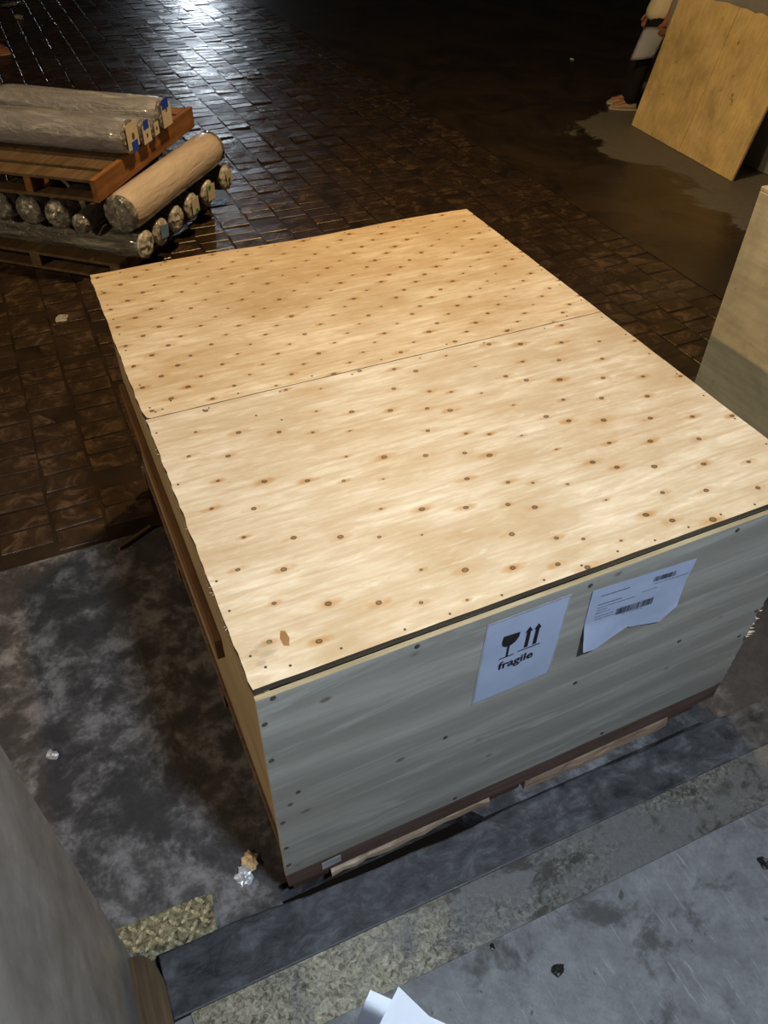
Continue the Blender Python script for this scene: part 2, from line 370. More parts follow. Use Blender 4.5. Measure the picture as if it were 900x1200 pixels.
# doorway wall: left jamb, right jamb and header
bm = bmesh.new()
bx(bm, (-9, -.7, 0), (-.425, .02, 5.2)); bx(bm, (3.25, -.7, 0), (9, .02, 5.2)); bx(bm, (-.425, -.7, 2.93), (3.25, .02, 5.2))
struct(obj('wall_front', bm, M_jamb))
struct(obj('ceiling', box((-6, -7, 4.75), (7, -.7, 4.95)), M_ceil))
gp = [(-.425, -.70), (-.352, -.70), (-.352, -.12)] + [(-.352-.055+.055*math.cos(a), -.06-.06+.11*math.sin(a)) for a in (.3, .6, .9, 1.2, 1.5)] + [(-.425, -.008)]
struct(obj('trim_4', prism(gp, .05, .062), M_guard))
# grey render wall on the right, behind the leaning plywood
struct(obj('wall_right', box((5.26, 1.2, 0), (5.6, 5.10, 2.6), .01), M_greywall))

# cobbles
def cob_geo(sx, sy, h, rot=0.0):
    v = []
    for (ix, z) in ((0, -.03), (0, h-.003), (.004, h)):
        for a, b in ((-1, -1), (1, -1), (1, 1), (-1, 1)): v.append((a*(sx/2-ix), b*(sy/2-ix), z))
    f = [(8, 9, 10, 11)]
    for k in (0, 4):
        for i in range(4): f.append((k+i, k+(i+1) % 4, k+4+(i+1) % 4, k+4+i))
    return v, f
stones = []
cw, cl = .205, .125
i = 0; x = CX-cw/2
while x > -6:
    y = APY+.02+cl/2-(cl/2 if i % 2 else 0)
    if i % 2: y += cl
    while y < 22:
        stones.append((x, y)); y += cl
    x -= cw; i += 1
def occluded(p):
    if p[0] < 60 and p[1] > 900: return True
    # inside the crate silhouette
    poly = [(107, 325), (545, 243), (975, 574), (843, 800), (335, 1040), (163, 560)]
    c = False; n = len(poly)
    for a in range(n):
        x1, y1 = poly[a]; x2, y2 = poly[(a+1) % n]
        if (y1 > p[1]) != (y2 > p[1]) and p[0] < (x2-x1)*(p[1]-y1)/(y2-y1)+x1: c = not c
    return c
near_s, rest = [], []
for (x, y) in stones:
    p = project((x, y, 0))
    vis = p and -15 < p[0] < 915 and -15 < p[1] < 1215 and not occluded(p)
    (near_s if vis else rest).append((x, y))
near_s.sort(key=lambda s: (s[0]-CAM.x)**2+(s[1]-CAM.y)**2)
rest += near_s[300:]; near_s = near_s[:300]
variants = []
rc = random.Random(3)
for k in range(8):
    v, f = cob_geo(cw-.006-rc.random()*.010, cl-.006-rc.random()*.010, -.0028+rc.random()*.0026)
    me = bpy.data.meshes.new('cobblestone'); me.from_pydata(v, [], f); me.materials.append(M_cob); variants.append(me)
for (x, y) in near_s:
    o = bpy.data.objects.new('cobblestone', rc.choice(variants)); C.objects.link(o); o.parent = yard
    o.location = (x+rc.uniform(-.003, .003), y+rc.uniform(-.003, .003), rc.uniform(-.003, .003))
    o.rotation_euler = (rc.uniform(-.02, .02), rc.uniform(-.02, .02), rc.uniform(-.03, .03))
V, Fc = [], []
for (x, y) in rest:
    v, f = cob_geo(cw-.008-rc.random()*.016, cl-.006-rc.random()*.014, -.005+rc.random()*.008)
    a = rc.uniform(-.03, .03); ty, tx = rc.uniform(-.05, .05), rc.uniform(-.035, .035); k = len(V)
    V += [(x+px_-a*py_, y+py_+a*px_, pz+tx*px_+ty*py_) for px_, py_, pz in v]; Fc += [tuple(k+j for j in q) for q in f]
me = bpy.data.meshes.new('far_cobblestones'); me.from_pydata(V, [], Fc)
o = obj('far_cobblestones', me, M_cob, yard); o['kind'] = 'stuff'

# ------------------------------------------------------------------ main crate
W_, D_, S_, ZT, ZB, TH = 1.48, 1.835, .931, .975, .1406, .018
crate = thing('plywood_crate', 'large pale plywood crate with a two-sheet lid on a brown pallet', 'crate', (0, 0, 0))
def lid(name, y0, y1, mat, seed, round_c):
    r = random.Random(seed)
    pts = []
    n = 40
    for i in range(n+1):                                   # left edge, ragged
        y = y1+(y0-y1)*i/n; pts.append((-.001+r.uniform(-.0018, .0018)+(0 if mat is M_top_f else -.004*(i/n)), y))
    if round_c: pts[-1] = (.012, y0); pts[-2] = (.003, y0+.006)
    for i in range(1, 30): pts.append((W_*i/30, y0+r.uniform(-.0008, .0008)))
    pts.append((W_, y0))
    for i in range(1, 20): pts.append((W_+r.uniform(-.001, .001), y0+(y1-y0)*i/20))
    pts.append((W_, y1))
    for i in range(1, 20): pts.append((W_-W_*i/20, y1+.008*math.sin(i*.5)*(1 if y1 > 1.5 else 0)))
    bm = prism(pts, ZT-TH, ZT)
    for f in bm.faces:
        if abs(f.normal.z) < .5: f.material_index = 0
    bm.normal_update()
    for f in bm.faces: f.material_index = 0 if f.normal.z > .5 else 1
    return obj(name, bm, mats=[mat, M_edge], parent=crate)
lid('lid_panel', 0, S_-.0015, M_top_f, 1, False)
lr = lid('lid_panel', S_+.0015, D_, M_top_r, 2, True)
# front panel with a ragged right edge
r = random.Random(9)
pts = [(0, ZB), (W_-.012, ZB)]
for i in range(60):
    z = ZB+(ZT-TH-.004-ZB)*(i+1)/60
    x = W_-.010+r.uniform(-.003, .003)
    if .36 < z < .52: x += r.choice((-.008, 0, .006, .003))
    pts.append((x, z))
pts += [(W_*.75, ZT-TH-.003), (W_*.5, ZT-TH-.004), (W_*.25, ZT-TH-.003), (0, ZT-TH-.004)]
bm = prism(pts, 0, .012)
bmesh.ops.rotate(bm, verts=bm.verts, cent=(0, 0, 0), matrix=Matrix.Rotation(PI/2, 3, 'X'))
bm.normal_update()
for f in bm.faces: f.material_index = 0 if f.normal.y < -.5 else 1
obj('front_panel', bm, mats=[M_front, M_edge_l], parent=crate)
YF = -.0125
# left, right, back panels and inner battens
obj('side_panel', box((.020, .0, ZB), (.032, D_-.02, ZT-TH), .001), M_side, crate)
obj('side_panel', box((W_-.032, .0, ZB), (W_-.020, D_-.02, ZT-TH), .001), M_side, crate)
obj('back_panel', box((.03, D_-.02, ZB), (W_-.03, D_-.008, ZT-TH), .001), M_side, crate)
obj('batten', box((-.001, .47, .48), (.020, D_-.05, .56), .002), M_batten, crate)
# screws on the front
def screw_mesh():
    bm = bmesh.new(); cyl(bm, .0062, 0, .0016, 10); cyl(bm, .0028, .0016, .0030, 6)
    bmesh.ops.rotate(bm, verts=bm.verts, cent=(0, 0, 0), matrix=Matrix.Rotation(PI/2, 3, 'X'))
    me = bpy.data.meshes.new('screw'); bm.to_mesh(me); bm.free(); me.materials.append(M_metal_dark); return me
SCREW = screw_mesh()
for (x, z) in [(.034, .945), (.010, .868), (.012, .726), (.038, .508), (.014, .436), (.441, .521), (.823, .526), (.775, .930), (1.168, .519), (1.452, .509), (.343, .941), (1.432, .403), (1.20, .935), (1.42, .93), (.06, .55), (.012, .30), (.012, .2), (.5, .16), (1.0, .16)]:
    o = bpy.data.objects.new('screw', SCREW); C.objects.link(o); o.parent = crate; o.location = (x, YF+.0006, z); o.rotation_euler = (0, r.uniform(0, 3), 0)
# nails in the lid
def nail_mesh():
    bm = bmesh.new(); cyl(bm, .0030, 0, .0006, 8); me = bpy.data.meshes.new('nail'); bm.to_mesh(me); bm.free(); me.materials.append(M_nail); return me
NAIL = nail_mesh()
nails = [(.167, .916), (.274, .832), (.012, .861), (.014, .637), (.013, .294), (.015, .204), (.02, .077), (.039, .04), (.084, .024), (.19, .022), (.326, .013), (.429, .012), (.554, .012), (.331, .786), (.02, .98), (.03, .955), (.05, .96), (.08, .99)]
nails += [(W_-.015-.004*(k % 2), .06+.12*k) for k in range(15)] + [(.66+.1*k, .012+.003*(k % 3)) for k in range(8)] + [(.15+.11*k, S_+(.02 if k % 2 else -.018)) for k in range(12)] + [(.018, 1.1+.1*k) for k in range(8)] + [(.1+.14*k, D_-.02) for k in range(10)]
for (x, y) in nails:
    o = bpy.data.objects.new('nail', NAIL); C.objects.link(o); o.parent = crate; o.location = (x, y, ZT)
# splinters on the torn right edge and the ragged left edge
def splinter(x, y, z, l, dirv, mat=M_edge_l, wd=.0025):
    bm = bmesh.new(); d = Vector(dirv).normalized(); n = d.cross(Vector((0, 0, 1))).normalized()
    a = [bm.verts.new(n*wd*s) for s in (-1, 1)]; t = bm.verts.new(d*l); u = bm.verts.new(Vector((0, 0, wd*.8)))
    bm.faces.new((a[0], a[1], t)); bm.faces.new((a[1], u, t)); bm.faces.new((u, a[0], t)); bm.faces.new((a[1], a[0], u))
    o = obj('splinter', bm, mat, crate); o.location = (x, y, z)
M_splint = plain('pale_splinter', (.75, .68, .55), .6, .3)
for (z, l) in [(.505, .012), (.470, .016), (.445, .010), (.425, .018), (.410, .024), (.402, .028), (.394, .022), (.385, .014)]:
    splinter(W_-.016, YF-.001, z, l, (1, -.25, r.uniform(-.2, .1)), M_splint)
for k in range(26):
    splinter(.001, r.uniform(.03, 1.75), ZT-r.uniform(.004, .016), r.uniform(.006, .014), (-1, r.uniform(-.9, .9), r.uniform(-.4, .4)), M_splint if k % 3 else M_edge_l, .0012)
# torn veneer flake near the front left corner
o = obj('veneer_scar', prism([(.088, .075), (.098, .070), (.105, .088), (.103, .108), (.094, .112), (.087, .095)], ZT, ZT+.0006), plain('torn_veneer_brown', (.30, .16, .06), .7), crate)

# pallet under the crate
pal = thing('shipping_pallet', 'brown timber pallet with pale split bottom boards under the large plywood crate', 'pallet')
for k, y in enumerate((-.008, .60, 1.20, 1.79)):
    obj('stringer', box((.004, y, .052), (W_-.004, y+.04, .1225), .003), M_stringer, pal)
for k in range(7): obj('deck_board', box((.01+.212*k, .0, .1228), (.01+.212*k+.175, 1.82, .1404), .002), M_stringer, pal)
obj('deck_board', box((.002, -.010, .1226), (W_-.006, -.0015, .1402), .001), M_stringer, pal)
for x in (.018, .64, 1.31):
    for y in (.004, .90, 1.76): obj('block', box((x, y, 0), (x+.105, y+.07, .0515), .003), M_block, pal)
def split_board(x0, x1, y0, y1, z1, seed):
    bm = bmesh.new(); rr = random.Random(seed); n = 14
    ring = []
    for i in range(n+1):
        x = x0+(x1-x0)*i/n; j = rr.uniform(-.005, .005)
        ring.append([bm.verts.new((x, y0+j, .001)), bm.verts.new((x, y0+j+.002, z1*.45+rr.uniform(-.004, .004))), bm.verts.new((x, y0+.012+rr.uniform(-.004, .004), z1+rr.uniform(-.006, 0))), bm.verts.new((x, y1, z1)), bm.verts.new((x, y1, .001))])
    for a, b in zip(ring, ring[1:]):
        for k in range(5): bm.faces.new((a[k], b[k], b[(k+1) % 5], a[(k+1) % 5]))
    bm.faces.new(list(reversed(ring[0]))); bm.faces.new(ring[-1]); return bm
obj('bottom_board', split_board(.126, .632, -.006, .08, .050, 1), M_raw, pal)
obj('bottom_board', split_board(.752, 1.295, -.014, .08, .050, 2), M_raw, pal)
obj('bottom_board', split_board(.03, 1.45, .92, 1.0, .049, 3), M_raw, pal)
pm = obj('metal_plate', prism([(.10, .074), (.155, .078), (.155, .116), (.10, .112)], 0, .0012), plain('galvanised_plate', (.36, .37, .38), .35, .6), pal)
pm.rotation_euler = (PI/2, 0, 0); pm.location = (0, -.0085, 0)

# ------------------------------------------------------------------ labels on the crate
def vface(pts_xz, y, th=.0003, bm=None):
    """flat print shape standing in the XZ plane facing -Y"""
    bm = bm or bmesh.new()
    a = [bm.verts.new((x, y-th, z)) for x, z in pts_xz]; b = [bm.verts.new((x, y, z)) for x, z in pts_xz]
    n = len(a); bm.faces.new(a); bm.faces.new(list(reversed(b)))
    for i in range(n): bm.faces.new((a[i], b[i], b[(i+1) % n], a[(i+1) % n]))
    return bm
def paper_sheet(corners, y, n, m, wob, th=.0006, lift=None):
    """corners TL,TR,BR,BL in (x,z); gently wrinkled sheet with thickness"""
    bm = bmesh.new(); g = []
    TL, TR, BR, BL = [Vector((c[0], 0, c[1])) for c in corners]
    for j in range(m+1):
        row = []
        for i in range(n+1):
            s, t = i/n, j/m
            p = (TL*(1-s)+TR*s)*(1-t)+(BL*(1-s)+BR*s)*t
            p.y = y-abs(noise.noise(Vector((s*3.1, t*3.7, wob*100))))*wob-(lift(s, t) if lift else 0)
            row.append(bm.verts.new(p))
        g.append(row)
    for j in range(m):
        for i in range(n): bm.faces.new((g[j][i], g[j+1][i], g[j+1][i+1], g[j][i+1]))
    return bm
fr = thing('fragile_notice', 'printed fragile notice in a clear sleeve stuck to the crate front', 'sign', (0, 0, 0))
obj('plastic_sleeve', vface([(.503, .624), (.720, .630), (.727, .925), (.510, .924)], YF, .0008), M_sleeve, fr)
o = obj('paper', paper_sheet([(.5135, .919), (.7215, .9195), (.7145, .6365), (.508, .631)], YF-.0009, 14, 18, .0016), M_doc, fr, True)
YP = YF-.0030
gl = vface([(.559, .862), (.602, .858), (.6005, .841), (.594, .828), (.584, .8205), (.570, .8205), (.560, .828), (.557, .842)], YP)
vface([(.5745, .822), (.5795, .822), (.5795, .781), (.5745, .781)], YP, .0003, gl); vface([(.557, .7815), (.595, .7815), (.595, .7785), (.557, .7785)], YP, .0003, gl)
obj('glass_symbol', gl, M_ink, fr)
ar = bmesh.new()
for x in (.627, .650):
    vface([(x-.0045, .789), (x+.0045, .789), (x+.0045, .846), (x-.0045, .846)], YP, .0003, ar); vface([(x-.0095, .846), (x+.0095, .846), (x, .8635)], YP, .0003, ar)
vface([(.607, .7845), (.666, .7845), (.666, .7815), (.607, .7815)], YP, .0003, ar)
obj('arrow_symbol', ar, M_ink, fr)
def text_mesh(txt, width, x, z, y, mat, parent, name, bold=.0):
    cu = bpy.data.curves.new(name, 'FONT'); cu.body = txt; cu.size = 1; cu.extrude = .005; cu.offset = bold
    t = bpy.data.objects.new('tmp', cu); C.objects.link(t)
    dg = bpy.context.evaluated_depsgraph_get(); me = bpy.data.meshes.new_from_object(t.evaluated_get(dg))
    bpy.data.objects.remove(t); bpy.data.curves.remove(cu)
    xsv = [v.co.x for v in me.vertices]; k = width/(max(xsv)-min(xsv)); x0 = min(xsv)
    for v in me.vertices: v.co = Vector((x+(v.co.x-x0)*k, y-v.co.z*.03, z+v.co.y*k))
    me.materials.clear()
    return obj(name, me, mat, parent)
text_mesh('fragile', .094, .559, .7375, YP, M_ink, fr, 'fragile_lettering', .018)

ds = thing('shipping_document', 'blue-white barcode sheet with a curled torn lower edge on the crate front', 'paper', (0, 0, 0))
def dlift(s, t):
    return .020*max(0, t-.55)**1.3*(abs(s-.5)*1.7) + (.03*max(0, t-.6)*(1-s)**3)
bm = bmesh.new(); g_ = []
n, m = 26, 18
for j in range(m+1):
    row = []
    for i in range(n+1):
        s, t = i/n, j/m
        top = Vector((.786+(1.093-.786)*s, 0, .908+(.885-.908)*s))
        # lower edge: creased up in the middle, cut off at the right corner
        keys = [(0, .795, .694), (.14, .838, .676), (.45, .935, .708), (.50, .948, .698), (.85, 1.045, .672), (1, 1.085, .718)]
        for (a, xa, za), (b, xb, zb) in zip(keys, keys[1:]):
            if s <= b: q = (s-a)/(b-a); bot = Vector((xa+(xb-xa)*q, 0, za+(zb-za)*q)); break
        p = top*(1-t)+bot*t
        p.y = YF-.0012-abs(noise.noise(Vector((s*3, t*3, 4.4))))*.0022-dlift(s, t)
        row.append(bm.verts.new(p))
    g_.append(row)
for j in range(m):
    for i in range(n): bm.faces.new((g_[j][i], g_[j+1][i], g_[j+1][i+1], g_[j][i+1]))
o = obj('paper', bm, M_doc, ds, True)
def dz(x, z): return z-.022*0
YD = YF-.0040
def skewpt(x, z): return (x, z)
def bars(x0, x1, z0, z1, slope, seed, name):
    rr = random.Random(seed); bm = bmesh.new(); x = x0
    while x < x1:
        w_ = rr.choice((.0012, .0012, .0022, .0032)); d = slope*(x-x0)
        vface([(x, z0+d), (x+w_, z0+d), (x+w_, z1+d), (x, z1+d)], YD, .0003, bm); x += w_+rr.choice((.0012, .0018, .0026))
    bo = obj(name, bm, M_ink2, ds); bo['kind'] = 'stuff'
bars(.880, .990, .779, .803, -.10, 1, 'barcode'); bars(.970, 1.036, .858, .875, -.11, 2, 'barcode')
bm = bmesh.new()
for (x0, z0, x1, hh) in [(.816, .878, .899, .0022), (.814, .847, .877, .0020), (.814, .836, .925, .0011), (.815, .826, .838, .0012), (.815, .816, .850, .0011), (.816, .802, .860, .0011), (.818, .792, .872, .0012), (.945, .833, .985, .001), (.976, .848, 1.077, .0011), (.90, .772, .965, .001)]:
    x = x0; rr = random.Random(int(x0*1000))
    while x < x1:
        w_ = rr.uniform(.004, .012); a = z0-.09*(x-x0); vface([(x, a), (x+w_, a-.09*w_), (x+w_, a+hh-.09*w_), (x, a+hh)], YD, .0003, bm); x += w_+.002
pl_ = obj('print_lines', bm, M_ink2, ds); pl_['kind'] = 'stuff'

# ------------------------------------------------------------------ neighbouring crate on the right
nb = thing('tall_plywood_crate', 'pale flecked plywood crate standing close beside the right flank of the large crate', 'crate')
X2, Y2, H2 = 1.98, .895, 1.305
obj('side_panel', box((X2, -.10, .13), (X2+.012, Y2, H2), .001), M_crate2, nb)
obj('side_panel', box((X2+1.0, -.10, .13), (X2+1.012, Y2, H2), .001), M_crate2, nb)
obj('back_panel', box((X2+.012, Y2-.012, .13), (X2+1.0, Y2, H2), .001), M_crate2, nb)
obj('front_panel', box((X2+.012, -.10, .13), (X2+1.0, -.088, H2), .001), M_crate2, nb)
obj('lid_panel', box((X2+.004, -.11, H2), (X2+1.012, Y2+.004, H2+.014), .002), M_edge_l, nb)
for y in (-.09, .38, .80): obj('stringer', box((X2+.02, y, 0), (X2+.99, y+.08, .129), .003), M_stringer, nb)

# ------------------------------------------------------------------ leaning boards against the grey wall
def lean_sheet(name, bl, br, tl, tr, th, mat, label, cat, wavy=0, n=20):
    """sheet through four corners, given thickness away from the viewer side"""
    bm = bmesh.new(); bl, br, tl, tr = map(Vector, (bl, br, tl, tr))
    nrm = (br-bl).cross(tl-bl).normalized(); rr = random.Random(4)
    F_, B_ = [], []
    bot = [bl.lerp(br, i/n) for i in range(n+1)]
    top = [tr.lerp(tl, i/n)+(tl-bl).normalized()*wavy*math.sin(i*.9)*rr.random() for i in range(n+1)]
    ring = bot+top
    a = [bm.verts.new(p) for p in ring]; b = [bm.verts.new(p-nrm*th) for p in ring]
    bm.faces.new(a); bm.faces.new(list(reversed(b)))
    for i in range(len(a)): j = (i+1) % len(a); bm.faces.new((a[j], a[i], b[i], b[j]))
    bmesh.ops.recalc_face_normals(bm, faces=bm.faces)
    return tag(obj(name, bm, mat), label, cat)
ply = thing('leaning_board', 'ochre stained plywood board leaning on the grey wall', 'board', (4.96, 4.3, 0))
def lerp3(a, b, f): return tuple(p+(q-p)*f for p, q in zip(a, b))
B0, B1, T0, T1_ = (4.90, 3.60, .004), (5.025, 5.0, .004), (5.125, 3.58, 1.02), (5.235, 4.98, 1.02)
for f0, f1, dx in ((0, .285, .0), (.287, .493, .004), (.495, 1, .0)):
    q = [lerp3(B0, B1, f0), lerp3(B0, B1, f1), lerp3(T0, T1_, f0), lerp3(T0, T1_, f1)]
    o = lean_sheet('panel', *q, -.018, M_lean, '', '', .010, 10)
    del o['label']; del o['category']; o.parent = ply; o.location = Vector((dx, 0, 0))-ply.location



# ------------------------------------------------------------------ fabric rolls and their pallets
def film(name, base, tint=(.75, .72, .66), low=.7, bstr=.6):
    g = G(name, .3, .5)
    g.b.inputs['Coat Weight'].default_value = .7; g.b.inputs['Coat Roughness'].default_value = .08
    lon = g.noise(g.co((1.4, 9, 9), rand=True), 2.2, 5, .65, 1.0); bl = g.noise(g.co(rand=True), 5, 4)
    c = g.ramp(lon, [(.35, tuple(x*low for x in base)), (.55, base), (.75, tint)])
    g.col(c); g.rough(g.ramp(bl, [(.35, .2), (.65, .45)])); g.bump(g.noise(g.co((5, 9, 9), (0, 0, .5), rand=True), 3.0, 3, .5, .8), bstr*.8, .02, g.bump(lon, bstr, .02)); return g.m
def crumple(name, base, tint):
    g = G(name, .25, .5); g.b.inputs['Coat Weight'].default_value = .8; g.b.inputs['Coat Roughness'].default_value = .08
    v = g.vor(g.co(rand=True), 22); n_ = g.noise(g.co(rand=True), 28, 4, .6, 1)
    g.col(g.ramp(n_, [(.35, tuple(x*.5 for x in base)), (.52, base), (.70, tint)])); g.bump(v, .8, .02); return g.m
M_film_g = film('grey_cloth_under_film', (.27, .28, .34), (.52, .54, .60))
M_film_p = film('pinkish_cloth_under_film', (.60, .52, .48), (.66, .59, .55), .86, .35)
M_film_c = film('clear_film_drape', (.15, .15, .145), (.46, .46, .44), .4, 1.0)
M_film_d = film('dark_cloth_under_film', (.075, .075, .075), (.24, .235, .22))
M_cr_w = crumple('crumpled_white_film', (.46, .46, .47), (.80, .80, .80))
M_cr_d = crumple('crumpled_clear_film', (.19, .19, .19), (.52, .52, .51))
M_blue = plain('blue_sticker', (.015, .06, .55), .45, .4, .1)
M_white = plain('white_end_tag', (.60, .56, .50), .5, .4, .08)
M_brown = plain('cardboard_core', (.14, .075, .03), .8, .2)
M_green = plain('green_mark', (.02, .30, .06), .5, .4, .1)
M_ltblue = plain('pale_blue_tag', (.16, .30, .55), .5, .4, .15)
M_pal2 = wood('orange_brown_pallet', (.14, .06, .022), (.27, .125, .048), (.38, .20, .085), 'x', fine=30)
M_pal3 = wood('dull_brown_pallet', (.07, .042, .022), (.13, .085, .048), (.19, .13, .08), 'x', fine=30)

def roll_body(L, r, seed, sag=.02):
    bm = bmesh.new(); n, m = 22, 26; rings = []
    for j in range(m+1):
        x = L*j/m; ring = []
        for i in range(n):
            a = 2*PI*i/n
            rr = r*(1+.045*noise.noise(Vector((x*3+seed, math.cos(a)*1.3, math.sin(a)*1.3)))-.02)
            e = min(j, m-j)
            if e == 0: rr *= .86
            elif e == 1: rr *= .97
            ring.append(bm.verts.new((-x, rr*math.cos(a), max(-r, rr*math.sin(a)))))
        rings.append(ring)
    for a, b in zip(rings, rings[1:]):
        for i in range(n): bm.faces.new((a[i], b[i], b[(i+1) % n], a[(i+1) % n]))
    return bm, rings
def end_cap(r, seed, puff=.02, sign=1, x0=0):
    """gathered film over a roll end: pleated dome with a puckered centre"""
    bm = bmesh.new(); n = 28; rings = []
    for k, (f, d) in enumerate(((.90, -.012), (.93, .004), (.80, .6*puff), (.55, puff), (.28, .85*puff), (.12, 1.25*puff))):
        ring = []
        for i in range(n):
            a = 2*PI*i/n; pl_ = 1+(.035 if i % 2 else -.035)*(1 if 1 < k else .3)
            w_ = noise.noise(Vector((math.cos(a)*2+seed, math.sin(a)*2, k*.4)))*.35*puff if k > 1 else 0
            ring.append(bm.verts.new((x0+sign*(d+w_), f*r*pl_*math.cos(a), f*r*pl_*math.sin(a))))
        rings.append(ring)
    for a, b in zip(rings, rings[1:]):
        for i in range(n): bm.faces.new((a[i], a[(i+1) % n], b[(i+1) % n], b[i]))
    bm.faces.new(rings[-1]); bmesh.ops.recalc_face_normals(bm, faces=bm.faces); return bm
def disc(bm, cy, cz, ry, rz, x, n=10, rot=0, th=.001):
    a = []
    for xx in (x, x+th):
        a.append([bm.verts.new((xx, cy+ry*math.cos(2*PI*i/n+rot), cz+rz*math.sin(2*PI*i/n+rot))) for i in range(n)])
    bm.faces.new(a[1]); bm.faces.new(list(reversed(a[0])))
    for i in range(n): bm.faces.new((a[0][i], a[0][(i+1) % n], a[1][(i+1) % n], a[1][i]))
    return bm
def make_roll(end, direction, L, r, body, capm, label, group, seed, puff=.02, marks=()):
    d = Vector((direction[0], direction[1], 0)).normalized()           # from visible end into the pile
    ang = math.atan2(-d.y, -d.x)                                       # local +X points out of the visible end
    t = thing('fabric_roll', label, 'fabric roll', (end[0], end[1], end[2]-r), ang, group)
    bm, _ = roll_body(L, r, seed); b = obj('wrapped_cloth', bm, body, t, True); b.location = (0, 0, r)
    c1 = obj('gathered_end', end_cap(r, seed, puff), capm, t, True); c1.location = (0, 0, r)
    c2 = obj('gathered_end', end_cap(r, seed+3, puff, -1, -L), capm, t, True); c2.location = (0, 0, r)
    for (nm, m_, cy, cz, ry, rz, rot) in marks:
        o = obj(nm, disc(bmesh.new(), cy*r, cz*r, ry*r, rz*r, 1.15*puff+.004 if nm in ('end_tag',) else 1.15*puff+.0055, 4 if nm != 'core_hole' and nm != 'green_mark' else 10, rot), m_, c1)
    return t
S1 = Vector((.655, .756, 0)); T1 = Vector((.756, -.655, 0)); S2 = Vector((.602, .798, 0)); F2 = Vector((-.798, .602, 0))
def st(s, t, z): p = S1*s+T1*t; return (p.x, p.y, z)
# lower pallet
lp = thing('roll_pallet', 'dull brown pallet on the cobbles under the crossed fabric rolls', 'pallet', st(3.02, -2.24, 0), math.atan2(S1.y, S1.x))
for k in range(8): obj('deck_board', box((.16*k+.0, 0.01, .092), (.16*k+.125, 1.16, .11), .002), M_pal3, lp)
for y in (.0, .55, 1.08): obj('stringer', box((0, y+.01, .02), (1.25, y+.08, .0915), .003), M_pal3, lp)
for k in (0, 3, 7): obj('bottom_board', box((.16*k, .01, 0.002), (.16*k+.1, 1.16, .0195), .002), M_pal3, lp)
bl = [(3.15, .088, 'w', ()), (3.335, .088, 'w', (('end_tag', M_ltblue, .0, .1, .7, .6, .6),)), (3.535, .088, 'w', ()), (3.75, .088, 'w', (('end_tag', M_white, 0, .1, .75, .75, .8), ('green_mark', M_green, .1, -.35, .22, .2, 0))), (3.985, .088, 'w', (('end_tag', M_white, 0, .1, .8, .8, .7), ('green_mark', M_green, -.25, .5, .22, .2, 0))), (4.27, .088, 'w', (('end_tag', M_white, 0, .15, .7, .7, .9), ('green_mark', M_green, -.1, -.1, .22, .22, 0)))]
for k, (s, r_, _, marks) in enumerate(bl):
    if len(marks) == 2: lab, gp_ = ('bottom-layer roll with a green mark low on its end tag, beside the plain-ended roll', 'bottom-layer roll with a green mark high on its end tag, between two tagged rolls', 'last bottom-layer roll, green-marked tag, under the far end of the pinkish roll')[k-3], None
    elif len(marks) == 1: lab, gp_ = 'small wrapped roll with a pale blue end tag, in the bottom layer', None
    elif k == 0: lab, gp_ = 'small wrapped roll at the lower pallet front corner, side covered in clear film', None
    else: lab, gp_ = 'small wrapped roll with a plain crumpled end between tagged rolls, bottom layer', None
    make_roll(st(s, -2.125, .11+r_), -T1, 1.09, r_, M_film_c if k == 0 else M_film_d, M_cr_w, lab, gp_, k*1.7, .022, marks)
# second layer
make_roll(st(3.07, -2.195, .287+.115), S1, 1.16, .115, M_film_p, M_cr_d, 'thick pinkish wrapped roll lying along the flank below the upper pallet', None, 11, .02)
make_roll(st(2.99, -2.415, .287+.062), S1, 1.0, .062, M_film_d, M_cr_d, 'thinnest wrapped roll, beside the thick pinkish roll', None, 13, .03)
make_roll(st(3.01, -2.568, .287+.090), S1, 1.1, .090, M_film_d, M_cr_d, 'dark cloth roll with lumpy clear film end under the upper pallet corner', None, 14, .045)
make_roll(st(3.0, -2.755, .287+.092), S1, 1.1, .092, M_film_d, M_cr_d, 'dark cloth roll with a twisted film end behind the pallet leg', None, 15, .03)
make_roll(st(3.0, -2.95, .287+.090), S1, 1.1, .090, M_film_d, M_cr_d, 'dark cloth roll beyond the twisted-end roll, near the pallet edge', None, 16, .03)
# hanging knot of film on the lower pallet
# upper pallet
ZU = .473
up = thing('upper_pallet', 'orange-brown slatted pallet resting on the crossed fabric rolls', 'pallet', (.25, 3.77, ZU), math.atan2(S2.y, S2.x))
obj('edge_board', box((0, 0, .0), (1.38, .03, .128), .003), M_pal2, up)
obj('edge_board', box((0, 1.17, .0), (1.38, 1.20, .128), .003), M_pal2, up)
for k in range(8): obj('deck_board', box((.172*k+.004, .031, .106), (.172*k+.132, 1.169, .126), .003), M_pal2 if k > 3 else M_pal3, up)
for y in (.40, .78): obj('stringer', box((.005, y, .022), (1.37, y+.045, .1075), .003), M_pal2, up)
for k in (0, 3, 6): obj('bottom_board', box((.19*k+.01, .031, .0), (.19*k+.11, 1.169, .020), .002), M_pal3, up)
ZR = ZU+.129
E0 = Vector((.545, 4.13, 0)); E0 = Vector((.53, 4.09, 0))
